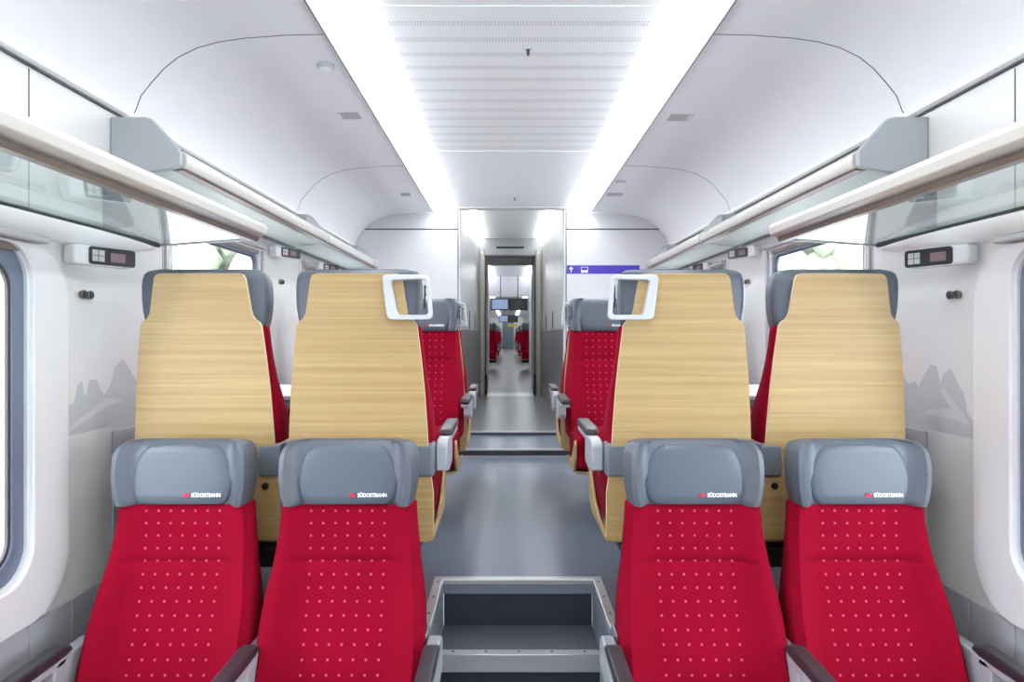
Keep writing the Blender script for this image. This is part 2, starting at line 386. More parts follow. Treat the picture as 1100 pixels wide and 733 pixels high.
# ------------------------------------------------------------------ ceiling
b = newbm(); box(b, -1.52, 1.52, Y0, YB+.2, 2.24, 2.28)
ceiling = struct('ceiling', b, 'cove')
prof = [(.70, 2.08), (.85, 2.077), (1.00, 2.066), (1.10, 2.052), (1.18, 2.03), (1.25, 1.995), (1.30, 1.955), (1.345, 1.905), (1.385, 1.855), (1.405, 1.80), (1.415, 1.785)]
for s in (-1, 1):
    for a, c in ((Y0, -1.443), (-1.437, .557), (.563, 2.557), (2.563, 4.546), (4.553, 6.28)):
        pr = [(s*x, z) for x, z in prof]
        o = struct('cove_panel', strip(newbm(), pr, 'y', a, c), 'cove', ceiling, fixn=False, ang=60)
    struct('cove_backing', strip(newbm(), [(s*(x+.004), z+.004) for x, z in prof], 'y', Y0, 6.28), 'dark', ceiling)
    struct('edge_rail', box(newbm(), *sorted((s*.696, s*.702)), Y0, 6.28, 2.062, 2.084), 'dark', ceiling)
    d = struct('light_strip', prism(newbm(), [(s*.581, 2.110), (s*.592, 2.072), (s*.605, 2.062), (s*.675, 2.056), (s*.692, 2.066), (s*.695, 2.110)], 'y', Y0, 6.27), 'led', ceiling)
# central panels
pz = 2.112
cuts = [Y0, -3.29, -1.39, .51, 2.41, 4.31, 6.2]
for a, c in zip(cuts, cuts[1:]):
    pan = struct('ceiling_panel', box(newbm(), -.58, .58, a+.002, c-.002, pz, pz+.02), 'panel', ceiling, bevel=.001)
    struct('joint_strip', box(newbm(), -.575, .575, c-.006, c+.006, pz-.003, pz), 'white', ceiling)
    if 2.0 < c < 4.5:
        b = newbm(); y = a+.12 if a < 2.4 else a+.12
        while y < c-.05:
            for dy in (0, .022):
                n = 84
                for k in range(n):
                    x = -.47+.94*k/(n-1)
                    w_, l_ = .0022, .0062
                    vv = [bm_v for bm_v in (b.verts.new((x-w_, y+dy-l_, pz-.0004)), b.verts.new((x+w_, y+dy-l_, pz-.0004)), b.verts.new((x+w_, y+dy+l_, pz-.0004)), b.verts.new((x-w_, y+dy+l_, pz-.0004)))]
                    b.faces.new(vv[::-1])
            y += .14
        o = struct('perforations', b, 'perf', ceiling, smooth=False, fixn=False); o['kind'] = 'stuff'
b = newbm(); box(b, -.6, -.58, Y0, 6.28, 2.11, 2.14); box(b, .58, .6, Y0, 6.28, 2.11, 2.14); struct('channel', b, 'cove', ceiling)
# fittings in the coves and the centre panel
for (x, y, z, lab) in ((0.04, 2.76, pz, 'small chrome nozzle in the centre ceiling panel nearest the camera'), (.02, 5.75, pz, 'small chrome nozzle in the centre ceiling panel near the corridor')):
    t = thing('ceiling_nozzle', lab, 'nozzle', (x, y, z), group='nozzles in the centre ceiling')
    obj('collar', cyl(newbm(), (0, 0, -.006), .014, .006), 'handle', t); obj('tip', cyl(newbm(), (0, 0, -.03), .005, .024, r2=.007), 'dark', t)
for (x, y, lab) in ((-.783, 2.85, 'round white speaker cover in the left ceiling cove'), (.77, 5.0, 'round white speaker cover in the right ceiling cove')):
    t = thing('ceiling_speaker', lab, 'speaker', (x, y, 2.079), group='round covers in the coves')
    obj('rim', cyl(newbm(), (0, 0, -.016), .034, .016, r2=.040), 'handle', t, bevel=.004); obj('face', cyl(newbm(), (0, 0, -.018), .024, .003), 'panel', t)
for (x, y, lab) in ((-.84, 3.50, 'flat rectangular grille in the left cove nearer the camera'), (.835, 3.53, 'flat rectangular grille in the right cove nearer the camera'), (-.86, 5.46, 'flat rectangular grille in the left cove near the end wall'), (.80, 5.46, 'flat rectangular grille in the right cove near the end wall')):
    t = thing('ceiling_grille', lab, 'grille', (x, y, 2.077), group='rectangular grilles in the coves')
    obj('frame', ringplate(newbm(), rrect(-.06, .06, -.05, .05, .006), rrect(-.052, .052, -.042, .042, .004), 'z', -.003, 0.002), 'perf', t)
    b = newbm()
    for k in range(9): box(b, -.052, .052, -.04+.0095*k, -.035+.0095*k, -.002, .001)
    obj('slats', b, 'perf', t)

# ------------------------------------------------------------------ bulkhead at the end of the saloon
for side, s in (('left', -1), ('right', 1)):
    b = newbm(); box(b, *sorted((s*.47, s*1.5)), YB, YB+.04, -.05, 2.3)
    bh = struct('wall_bulkhead_'+side, b, 'bulk')
    struct('panel', box(newbm(), *sorted((s*.492, s*1.41)), YB-.006, YB, .0, 1.925), 'bulk', bh, bevel=.001)
    struct('panel', box(newbm(), *sorted((s*.492, s*1.41)), YB-.006, YB, 1.937, 2.075), 'bulk', bh, bevel=.001)
    struct('joint', box(newbm(), *sorted((s*.492, s*1.41)), YB-.002, YB-.0005, 1.925, 1.937), 'dark', bh)
    struct('corner_post', box(newbm(), *sorted((s*.468, s*.482)), YB-.014, YB+.04, VF, 2.3), 'bulk', bh, bevel=.004)
    struct('post_joint', box(newbm(), *sorted((s*.483, s*.491)), YB-.003, YB-.0005, 0.0, 2.09), 'dark', bh)
b = newbm(); box(b, -.5, .5, YB-.09, YB+.02, 2.105, 2.42)
struct('wall_header', b, 'bulk')
# sign band
sg = thing('direction_sign', 'purple-blue sign band with white arrow on the right end wall', 'sign', (.0, YB-.006, 1.53))
obj('band', box(newbm(), .494, 1.15, -.002, 0, -.001, .075), 'blue', sg)
b = newbm(); prism(b, [(.528, .012), (.536, .012), (.536, .044), (.548, .036), (.548, .048), (.532, .062), (.516, .048), (.516, .036), (.528, .044)], 'y', -.0035, -.002)
obj('arrow', b, 'white', sg, smooth=False)
b = newbm(); box(b, .622, .684, -.003, -.002, .012, .03); box(b, .622, .626, -.003, -.002, .03, .06); box(b, .680, .684, -.003, -.002, .03, .06); box(b, .626, .68, -.003, -.002, .057, .06); cyl(b, (.636, -.0036, .012), .007, .0015, 'y', 10); cyl(b, (.67, -.0036, .012), .007, .0015, 'y', 10)
obj('pictogram', b, 'white', sg, smooth=False)

# ------------------------------------------------------------------ vestibule, portal and the next coach
DY = 10.0
for side, s in (('left', -1), ('right', 1)):
    v = struct('wall_vestibule_'+side, box(newbm(), *sorted((s*.47, s*.5)), YB+.041, DY, -.05, 2.40), 'bulk')
    for k in range(3):
        ya, yb = YB+.06+k*1.21, YB+.06+(k+1)*1.21-.01
        struct('steel_panel', box(newbm(), *sorted((s*.464, s*.47)), ya, yb, VF+.001, 1.03), 'steel', v, bevel=.001)
        struct('upper_panel', box(newbm(), *sorted((s*.465, s*.47)), ya, yb, 1.034, 2.35), 'satin', v, bevel=.001)
    for y in (7.8, 9.1):
        struct('grip_recess', prism(newbm(), rrect(y-.055, y+.055, 1.04, 1.25, .05), 'x', s*.4648, s*.4615), 'black', v)
    struct('light_strip', prism(newbm(), [(s*.46, 2.345), (s*.40, 2.30), (s*.385, 2.33), (s*.385, 2.36), (s*.46, 2.36)], 'y', YB+.3, DY-.05), 'ledv', v)
struct('ceiling_vestibule', box(newbm(), -.5, .5, YB+.021, DY+.05, 2.36, 2.42), 'panel')
b = newbm(); ringplate(b, [(-.5, -.05), (.5, -.05), (.5, 2.36), (-.5, 2.36)], [(-.36, VF), (.36, VF), (.36, 2.11), (-.36, 2.11)], 'y', DY, DY+.06)
door = struct('door_1', b, 'portal', smooth=False)
for s in (-1, 1):
    struct('post', box(newbm(), *sorted((s*.365, s*.435)), DY-.05, DY, VF, 2.20), 'post', door, bevel=.01)
    struct('dark_edge', box(newbm(), *sorted((s*.345, s*.362)), DY-.02, DY+.06, VF, 2.11), 'dark', door)
    struct('latch', box(newbm(), *sorted((s*.33, s*.362)), DY-.06, DY-.02, VF+.03, VF+.32), 'black', door, bevel=.01)
    struct('status_lamp', cyl(newbm(), (s*.40, DY-.054, 2.15), .012, .006, 'y', 12), 'white', door)
struct('dark_edge', box(newbm(), -.36, .36, DY-.02, DY+.06, 2.09, 2.12), 'dark', door)
struct('header_grille', box(newbm(), -.20, .20, DY-.008, DY, 2.215, 2.245), 'black', door, bevel=.003)
struct('sill', box(newbm(), -.44, .44, DY-.05, DY+.6, VF-.02, VF+.006), 'alu', door, bevel=.003)
# gangway
b = newbm(); box(b, -.40, -.36, DY+.06, 11.4, -.05, 2.2); box(b, .36, .40, DY+.06, 11.4, -.05, 2.2); box(b, -.40, .40, DY+.06, 11.4, 2.11, 2.2)
gw = struct('wall_gangway', b, 'steel')
b = newbm()
for s in (-1, 1):
    for k in range(9): box(b, *sorted((s*.35, s*.36)), DY+.12+.14*k, DY+.17+.14*k, VF+.02, 2.11)
o = struct('bellows_fold', b, 'dado', gw)
struct('floor_gangway', box(newbm(), -.40, .40, DY+.06, 11.4, -.05, VF-.002), 'vfloor')
# next vestibule
struct('floor_next_vestibule', box(newbm(), -.5, .5, 11.4, 16.5, -.05, VF), 'vfloor')
for side, s in (('left', -1), ('right', 1)):
    v = struct('wall_next_vestibule_'+side, box(newbm(), *sorted((s*.47, s*.5)), 11.4, 16.5, -.05, 2.42), 'bulk')
    struct('light_strip', prism(newbm(), [(s*.46, 2.345), (s*.40, 2.30), (s*.385, 2.33), (s*.385, 2.36), (s*.46, 2.36)], 'y', 11.5, 16.4), 'ledv', v)
    struct('wall_next_end_'+side, box(newbm(), *sorted((s*.36, s*.5)), 11.36, 11.4, -.05, 2.42), 'steel')
struct('wall_next_header', box(newbm(), -.36, .36, 11.36, 11.4, 2.11, 2.42), 'steel')
struct('ceiling_next_vestibule', box(newbm(), -.5, .5, 11.4, 16.5, 2.36, 2.42), 'panel')
t = thing('ceiling_vent', 'dark slotted air vent in the next coach ceiling', 'vent', (0, 11.9, 2.36)); obj('frame', box(newbm(), -.2, .2, -.02, .06, -.012, 0), 'black', t)
for k in range(3): obj('slat', box(newbm(), -.19, .19, -.012+.02*k, -.004+.02*k, -.016, -.012), 'dado', t)
t = thing('dome_camera', 'small dark dome camera on the next coach ceiling', 'camera', (-.30, 13.2, 2.36))
obj('base', cyl(newbm(), (0, 0, -.02), .055, .02), 'handle', t)
b = newbm(); bmesh.ops.create_uvsphere(b, u_segments=16, v_segments=10, radius=.045); bmesh.ops.translate(b, verts=b.verts, vec=(0, 0, -.03)); obj('dome', b, 'black', t)
# next saloon
NS, NE = 16.5, 44.0
struct('floor_next_saloon', box(newbm(), -1.5, 1.5, NS, NE, -.05, VF), 'vfloor')
b = newbm(); box(b, -1.5, 1.5, NS, NE, 2.14, 2.2); cl = struct('ceiling_next_saloon', b, 'panel')
for s in (-1, 1): struct('light_strip', box(newbm(), *sorted((s*.45, s*.56)), NS+.1, NE-.2, 2.115, 2.139), 'ledv', cl)
for side, s in (('left', -1), ('right', 1)):
    struct('wall_next_saloon_'+side, box(newbm(), *sorted((s*1.42, s*1.5)), NS, NE, -.05, 2.2), 'wall')
    struct('wall_next_bulkhead_'+side, box(newbm(), *sorted((s*.47, s*1.5)), NS-.04, NS-.001, -.05, 2.42), 'bulk')
b = newbm(); box(b, -.5, .5, NS-.04, NS, 1.88, 2.42); struct('wall_next_saloon_header', b, 'bulk')
e = struct('wall_far_end', box(newbm(), -1.5, 1.5, NE, NE+.05, -.05, 2.2), 'bulk')
struct('door_2', prism(newbm(), rrect(-.35, .35, VF, 2.0, .05), 'y', NE-.02, NE-.001), 'trainglass')
def display(y, z0, z1, hw, lab, ceil):
    t = thing('passenger_display', lab, 'screen', (0, y, 0), group='twin screens over the aisle ahead')
    obj('housing', box(newbm(), -hw, hw, 0, .06, z0, z1), 'black', t, bevel=.008)
    obj('lit_screen', box(newbm(), -hw+.03, -.03, -.003, 0, z0+.03, z1-.03), 'screenl', t)
    obj('dim_screen', box(newbm(), .03, hw-.03, -.003, 0, z0+.03, z1-.03), 'screen', t)
    for s in (-1, 1): obj('hanger', box(newbm(), s*.2-.01, s*.2+.01, .02, .04, z1, ceil), 'black', t)
display(16.2, 1.55, 1.83, .43, 'wide twin screen hanging over the aisle in the next coach, larger and nearer', 2.36)
display(29, 1.50, 1.80, .40, 'small twin screen far down the train, below the nearer one', 2.14)
t = thing('yellow_sign', 'tiny yellow sign over the far aisle', 'sign', (.18, 34, 1.38)); obj('plate', box(newbm(), -.2, .25, 0, .03, 0, .12), 'yellow', t); obj('hanger', box(newbm(), 0, .02, .01, .02, .12, .76), 'dark', t)

# ------------------------------------------------------------------ luggage racks
def lower_rack(s, lab):
    side = 'left' if s < 0 else 'right'
    t = thing('luggage_rack', lab, 'luggage rack', (s*WX, 2.735, 1.32), group='luggage racks')
    def q(name, bm, m, **k):
        o = obj(name, bm, m, t, **k); return o
    L0 = -4.4
    f = lambda pts: [(-s*x, z) for x, z in pts]      # x = distance from the wall
    q('front_beam', prism(newbm(), f([(.375, .046), (.385, .034), (.40, .034), (.435, .048), (.44, .075), (.43, .090), (.405, .095), (.385, .085)]), 'y', L0, 0), 'beam', bevel=.003)
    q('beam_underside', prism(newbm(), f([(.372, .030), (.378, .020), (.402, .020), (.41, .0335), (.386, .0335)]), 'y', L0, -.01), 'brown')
    q('glass_shelf', prism(newbm(), f([(.012, .008), (.38, .034), (.38, .042), (.012, .016)]), 'y', L0, 0), 'shelf', smooth=False)
    q('rear_edge', prism(newbm(), f([(.006, .000), (.016, .000), (.016, .020), (.006, .020)]), 'y', L0, .004), 'black')
    q('end_edge', prism(newbm(), f([(.006, .004), (.40, .030), (.40, .044), (.006, .020)]), 'y', .0005, .007), 'alu')
    # wall profile, tapering to the far end
    rings = []
    for y, k in ((L0, 1), (-.45, 1), (-.30, .85), (-.15, .55), (-.02, .12)):
        rings.append([(-s*x*1.0, y, z) for x, z in ((0.001, -.002), (.05*k+.004, -.002), (.05*k+.004, -.012*k-.004), (.025*k+.003, -.048*k-.005), (.001, -.055*k-.006))])
    q('wall_profile', loft(newbm(), rings), 'panel', ang=50)
    for y in (-.35, -1.6, -2.9):
        q('rack_bracket', prism(newbm(), f([(.0, .02), (.03, .02), (.10, .032), (.10, .05), (.04, .16), (.0, .18)]), 'y', y-.01, y+.01), 'bracket', bevel=.003)
lower_rack(-1, 'glass-shelf luggage rack on the left wall nearest the camera')
lower_rack(1, 'glass-shelf luggage rack on the right wall nearest the camera')
def upper_rack(s, lab):
    t = thing('luggage_rack', lab, 'luggage rack', (s*WX, 2.42, 1.56), group='luggage racks')
    def q(name, bm, m, **k): return obj(name, bm, m, t, **k)
    f = lambda pts: [(-s*x, z) for x, z in pts]
    L = 3.65
    capp = f([(.001, .175), (.12, .175), (.145, .168), (.235, .07), (.246, .052), (.245, .005), (.235, -.004), (.12, -.022), (.001, .012)])
    q('end_cap', prism(newbm(), capp, 'y', 0, .022), 'cap', bevel=.006)
    q('divider', prism(newbm(), capp, 'y', 1.95, 1.975), 'cap', bevel=.006)
    q('divider', prism(newbm(), capp, 'y', 3.45, 3.475), 'cap', bevel=.006)
    hump = f([(.03, .165), (.13, .165), (.235, .07), (.236, .03), (.03, .03)])
    for ya, yb in ((.023, 1.948), (1.976, 3.448), (3.476, L)):
        q('front_beam', prism(newbm(), f([(.215, .0), (.25, .0), (.258, .015), (.258, .045), (.245, .06), (.228, .062), (.215, .05)]), 'y', ya, yb), 'beam', bevel=.004)
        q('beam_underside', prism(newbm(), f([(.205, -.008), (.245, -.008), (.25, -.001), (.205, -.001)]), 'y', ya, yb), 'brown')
        q('frosted_shelf', prism(newbm(), f([(.02, -.03), (.21, -.008), (.21, .0), (.02, -.022)]), 'y', ya, yb), 'shelf2', smooth=False)
        q('wall_rail', prism(newbm(), f([(.001, -.035), (.03, -.035), (.035, -.028), (.02, -.015), (.001, -.012)]), 'y', ya, yb), 'bracket')
        q('reading_light_strip', box(newbm(), *sorted((-s*.05, -s*.18)), ya+.1, yb-.05, -.0355, -.034), 'alu') if False else None
    # sloped flap beside each divider
    for y in (1.80, 3.30):
        rg = [[(-s*x, y, z) for x, z in ((.16, .055), (.228, .063), (.235, .064), (.16, .06))], [(-s*x, y+.15, z) for x, z in ((.12, .05), (.228, .063), (.236, .07), (.12, .17))]]
        q('divider_fairing', loft(newbm(), rg), 'cap')
upper_rack(-1, 'pale luggage rack with grey end cap, high on the left wall beyond the glass rack')
upper_rack(1, 'pale luggage rack with grey end cap, high on the right wall beyond the glass rack')

# ------------------------------------------------------------------ seat reservation displays and coat hooks
def reservation(s, y, z, lab):
    t = thing('seat_display', lab, 'display', (s*WX, y, z), group='seat reservation displays on the walls')
    a = .42      # the face turns a little into the room
    rot = Matrix.Rotation(s*a, 4, 'Z')
    def q(name, bm, m, **k):
        bm.transform(rot); return obj(name, bm, m, t, **k)
    q('housing', prism(newbm(), rrect(.0, .212, -.031, .031, .014), 'x', -s*.005, -s*.055), 'surround', bevel=.006)
    q('face', prism(newbm(), rrect(.048, .209, -.028, .028, .01), 'x', -s*.055, -s*.058), 'black')
    q('lcd', prism(newbm(), rrect(.12 if s < 0 else .068, .172 if s < 0 else .12, -.016, .013, .003), 'x', -s*.058, -s*.0588), 'lcd')
    b = newbm()
    for i in range(2):
        for j in range(2): box(b, *sorted((-s*.058, -s*.0588)), (.058 if s < 0 else .155)+.022*i, (.077 if s < 0 else .174)+.022*i, -.018+.019*j, -.001+.019*j)
    q('pictograms', b, 'lcdw')
def hooks(s, y, z, lab):
    t = thing('coat_hook', lab, 'coat hook', (s*WX, y, z), group='double coat hooks')
    for dy in (0, .035):
        k = obj('knob', cyl(newbm(), (0, dy, 0), .012, -s*.014, 'x', 16, .0155), 'brown', t, bevel=.002)
        obj('knob_tip', cyl(newbm(), (-s*.0141, dy, 0), .011, -s*.003, 'x', 16), 'black', k)
for s, nm in ((-1, 'left'), (1, 'right')):
    reservation(s, 2.16, 1.228, 'black seat display in a white case below the %s glass rack' % nm)
    hooks(s, 2.255, 1.108, 'pair of dark round coat knobs below the nearest %s seat display' % nm)
    reservation(s, 4.02, 1.46, 'smaller seat display on the %s wall just past the first bay window' % nm)
    reservation(s, 4.95, 1.46, 'farther seat display on the %s wall above the last window' % nm)
    hooks(s, 4.22, 1.30, 'pair of coat knobs on the %s wall between the two bay windows' % nm)

# ------------------------------------------------------------------ seats (local: faces -y, floor at z=0, headrest front at y=0)
def yrear(z): return .10-.06*(1.18-z)/.88
def lerp(tab, z):
    for (a, va), (b, vb) in zip(tab, tab[1:]):
        if a >= z >= b: return va+(vb-va)*(a-z)/(a-b)
    return tab[-1][1] if z < tab[-1][0] else tab[0][1]
YF = [(1.2, .012), (1.1, .006), (1.0, 0), (.9, -.004), (.83, -.014), (.76, -.030), (.71, -.045), (.6, -.085), (.52, -.122), (.4, -.155)]
def yfront(z): return lerp(YF, z)
def ssm(a, b, x):
    t = max(0, min(1, (x-a)/(b-a))); return t*t*(3-2*t)
def backrest_bm():
    b = newbm(); ts = [-1, -.97, -.9, -.8, -.68, -.55, -.35, -.15, .15, .35, .55, .68, .8, .9, .97, 1]
    hwt = [(1.01, .206), (.95, .210), (.9, .215), (.83, .222), (.72, .238), (.6, .242), (.5, .240), (.4, .238)]
    rings = []
    zs = [1.008, 1.0, .98, .94, .90, .86, .838, .832, .826, .80, .75, .70, .65, .60, .55, .50, .45, .41, .40]
    for z in zs:
        hw = lerp(hwt, z); yf = yfront(z)+.008; bo = .012+.040*ssm(.98, .72, z) if False else .014+.050*ssm(0, 1, (1.0-z)/.4)
        g = .006 if abs(z-.832) < .001 else (.0015 if abs(z-.832) < .008 else 0)
        if z > 1.004 or z < .405: hw -= .008; yf += .012
        elif z > .99: yf += .004
        ring = []
        for t in ts:
            a = abs(t); y = yf-bo*ssm(.55, .85, a)+.034*ssm(.90, 1.0, a) + (g if a < .75 else 0)
            ring.append((hw*t, y, z))
        yr = yrear(z)-.022
        ring += [(hw*.99, yr-.012, z), (hw*.93, yr, z), (-hw*.93, yr, z), (-hw*.99, yr-.012, z)]
        rings.append(ring)
    loft(b, rings)
    uv = b.loops.layers.uv.new('dots')
    for f in b.faces:
        fr = f.normal
        f.normal_update()
        for l in f.loops:
            x, y, z = l.vert.co
            l[uv].uv = (x, z-.981) if f.calc_center_median().y < yfront(z)+.06 else (5, 5)
    return b
def headrest_bm():
    b = newbm(); ts = [-1, -.985, -.94, -.87, -.8, -.72, -.64, -.5, -.25, 0, .25, .5, .64, .72, .8, .87, .94, .985, 1]
    rings = []
    for z, dw, dy in ((.998, -.014, .016), (1.002, -.006, .004), (1.02, -.001, .0), (1.06, .006, -.003), (1.10, .008, -.006), (1.14, .007, -.004), (1.160, .004, .000), (1.176, -.002, .006), (1.186, -.010, .014), (1.192, -.022, .024), (1.194, -.042, .034)):
        hw = .204+dw; ring = []
        for t in ts:
            a = abs(t); y = yfront(z)+dy-.042*ssm(.70, .93, a)+.080*ssm(.91, 1, a)**1.5
            ring.append((hw*t, y, z))
        yr = yrear(z)-.019
        if z > 1.18: yr -= .008
        if z > 1.19: yr -= .012
        ring = [(x_, min(y_, yr-.022), z_) for x_, y_, z_ in ring]
        ring += [(hw*.985, yr-.018, z), (hw*.955, yr-.008, z), (hw*.90, yr, z), (-hw*.90, yr, z), (-hw*.955, yr-.008, z), (-hw*.985, yr-.018, z)]
        rings.append(ring)
    return loft(b, rings)
def headpad_bm():
    b = newbm(); rings = []
    for z, hw in ((1.004, .128), (1.015, .140), (1.035, .150), (1.07, .155), (1.105, .152), (1.135, .142), (1.158, .128), (1.172, .112), (1.181, .095)):
        yf = yfront(z)-.012; e = .010 if 1.01 < z < 1.175 else .004
        ring = [(-hw, yf+.014, z), (-hw+.004, yf+.014-e*.7, z), (-hw+.016, yf+.014-e, z)]
        ring += [(hw*k/4*.9, yf+.014-e-.003*(1-(k/4)**2), z) for k in range(-3, 4)]
        ring += [(hw-.016, yf+.014-e, z), (hw-.004, yf+.014-e*.7, z), (hw, yf+.014, z), (hw, yf+.035, z), (-hw, yf+.035, z)]
        rings.append(ring)
    return loft(b, rings)
def shell_bm(kx=1):
    half = [(.0, 1.178), (.132, 1.178), (.147, 1.174), (.155, 1.163), (.160, 1.135), (.171, 1.062), (.175, 1.045), (.184, 1.030), (.198, 1.020), (.206, 1.008), (.208, .99), (.219, .90), (.229, .80), (.237, .68), (.243, .56), (.247, .45), (.247, .30), (.24, .29), (0, .29)]
    half = [(x*kx*(.96 if z > .55 else 1), z) for x, z in half]
    pts = half+[(-x, z) for x, z in half[-2:0:-1]]
    b = newbm(); n = len(pts)
    # front/rear faces cut in horizontal bands so that the sheet can follow the recline
    A = [b.verts.new((x, yrear(z), z)) for x, z in pts]; B = [b.verts.new((x, yrear(z)-.015, z)) for x, z in pts]
    b.faces.new(A); b.faces.new(B[::-1])
    for i in range(n):
        f = b.faces.new((A[i], A[(i+1) % n], B[(i+1) % n], B[i])); f.material_index = 1
    return b
def cushion_bm():
    b = newbm(); rings = []
    for y, zt, zb in ((-.535, .40, .34), (-.545, .43, .31), (-.535, .458, .29), (-.50, .474, .285), (-.42, .478, .30), (-.30, .470, .295), (-.18, .462, .29), (-.115, .46, .29)):
        r = []
        for t in (-1, -.97, -.88, -.7, -.4, 0, .4, .7, .88, .97, 1):
            a = abs(t); r.append((.224*t, y, zt+.012*ssm(.5, .85, a)-.045*ssm(.86, 1, a)))
        r += [(.22, y, zb+.01), (.21, y, zb), (-.21, y, zb), (-.22, y, zb+.01)]
        rings.append(r)
    loft(b, rings); uv = b.loops.layers.uv.new('dots')
    for f in b.faces:
        for l in f.loops: l[uv].uv = (5, 5) if l.vert.co.z < .44 else (l.vert.co.x, l.vert.co.y)
    return b
text_cache = {}
def make_seat(side, inner, detail=True, handle=True):
    """side: local x sign of the aisle; inner: seat next to the aisle"""
    t = bpy.data.objects.new('train_seat', None); C.objects.link(t)
    br = obj('backrest', backrest_bm(), 'fabric', t, ang=50, fixn=True)
    hr = obj('headrest', headrest_bm(), 'leatherdark', t, ang=50)
    obj('headrest_pad', headpad_bm(), 'leatherpad', hr, ang=50)
    if detail:
        tb = text_bm('SÜDOSTBAHN', .0155)
        xs = [v.co.x for v in tb.verts]; k = .088/(max(xs)-min(xs))
        for v in tb.verts: v.co = Vector((v.co.x*k+.034, yfront(1.03)-.0155-v.co.z*.3-.0002+(v.co.y)*.175, 1.028+v.co.y*1.0))
        obj('lettering', tb, 'white', hr, smooth=False)
        lb = newbm(); yy = yfront(1.03)-.0150
        prism(lb, [(.008, 1.030), (.015, 1.040), (.018, 1.0335), (.0215, 1.040), (.029, 1.030), (.020, 1.027)], 'y', yy-.0006, yy+.002)
        obj('red_logo', lb, 'redmark', hr, smooth=False)
    sh = obj('shell', shell_bm(1 if handle else .9), ['wood', 'ply'], t, ang=40, bevel=.0015)
    obj('cushion', cushion_bm(), 'fabric', t, ang=50)
    pan = obj('seat_pan', box(newbm(), -.224, .224, -.52, -.03, .2625, .276), 'wood', t, bevel=.004)
    for sx in (-1, 1):
        obj('side_panel', prism(newbm(), [(-.552, .425), (-.556, .35), (-.52, .285), (-.45, .2625), (-.05, .2625), (-.05, .282), (-.26, .292), (-.40, .335), (-.49, .40), (-.535, .44)], 'x', sx*.2245, sx*.236), 'wood', pan, bevel=.003)
    for sx in (-1, 1):
        ar = (sx == side) or not inner
        if not (sx == side or not inner):
            # neighbour carries the shared arm rest; only the bracket is here
            obj('bracket', box(newbm(), *sorted((sx*.175, sx*.236)), -.03, .062, .505, .615), 'bracket', t, bevel=.01, seg=3); continue
        bk = obj('bracket', box(newbm(), *sorted((sx*.175, sx*.249)), -.03, .062, .505, .615), 'bracket', t, bevel=.01, seg=3)
        q0 = -.012 if (not inner and sx == side) else 0
        b = newbm(); prism(b, [(-.21, .60), (-.215, .53), (-.20, .51), (-.09, .50), (-.0, .515), (-.0, .60), (-.03, .617), (-.19, .617)], 'x', sx*(.25+q0), sx*(.29+q0))
        obj('arm_hinge', b, 'hinge', t, bevel=.006, seg=3)
        b = newbm(); prism(b, [(-.45, .612), (-.45, .598), (-.43, .594), (-.16, .596), (-.16, .612)], 'x', sx*(.250+q0), sx*(.292+q0))
        arm = obj('armrest', b, 'hinge', t, bevel=.003)
        b = newbm(); prism(b, [(-.455, .613), (-.458, .632), (-.445, .642), (-.17, .645), (-.135, .637), (-.125, .620), (-.14, .618), (-.16, .613)], 'x', sx*(.249+q0), sx*(.295+q0))
        obj('arm_pad', b, 'pad', arm, bevel=.007, seg=3)
    if inner and handle:
        s = side
        o = [(s*.086, 1.172), (s*.240, 1.172), (s*.252, 1.026), (s*.104, 1.026)]
        def roundpoly(pts, r, n=4):
            out = []
            for i, p in enumerate(pts):
                p = Vector(p); a = (Vector(pts[i-1])-p).normalized(); c = (Vector(pts[(i+1) % len(pts)])-p).normalized()
                A, B_ = p+a*r, p+c*r
                for k in range(n+1):
                    t_ = k/n; out.append(tuple((1-t_)**2*A+2*t_*(1-t_)*p+t_*t_*B_))
            return out
        inn = [(s*.116, 1.154), (s*.228, 1.158), (s*.238, 1.042), (s*.138, 1.042)]
        b = newbm(); ringplate(b, roundpoly(o, .018), roundpoly(inn, .012), 'y', .088, .118)
        obj('grab_handle', b, 'handle', t, bevel=.004, seg=3)
        np_ = obj('number_plate', prism(newbm(), [(-.02, 1.07), (.012, 1.07), (.016, 1.145), (-.016, 1.145)], 'x', s*.2115, s*.2165), 'black', t, bevel=.001)
        b = newbm(); box(b, *sorted((s*.2166, s*.2172)), -.008, .006, 1.12, 1.134); box(b, *sorted((s*.2166, s*.2172)), -.008, .006, 1.09, 1.11); obj('plate_marks', b, 'white', np_)
    elif not inner:
        obj('release_knob', cyl(newbm(), (side*.20, .041, .475), .011, .018, 'y', 14), 'black', t)
    return t
protos = {}
def place_seat(x, y, z, rz, inner, label, detail=True, group='red train seats', handle=True):
    """aisle side in local x"""
    world_side = -1 if x > 0 else 1
    side = world_side if rz == 0 else -world_side
    key = (side, inner, detail, handle)
    if key not in protos: o = protos[key] = make_seat(side, inner, detail, handle)
    else: o = copy_tree(protos[key])
    o.location = (x, y, z); o.rotation_euler = (0, 0, rz)
    return tag(o, label, 'seat', group)
XI, XO = .535, 1.045
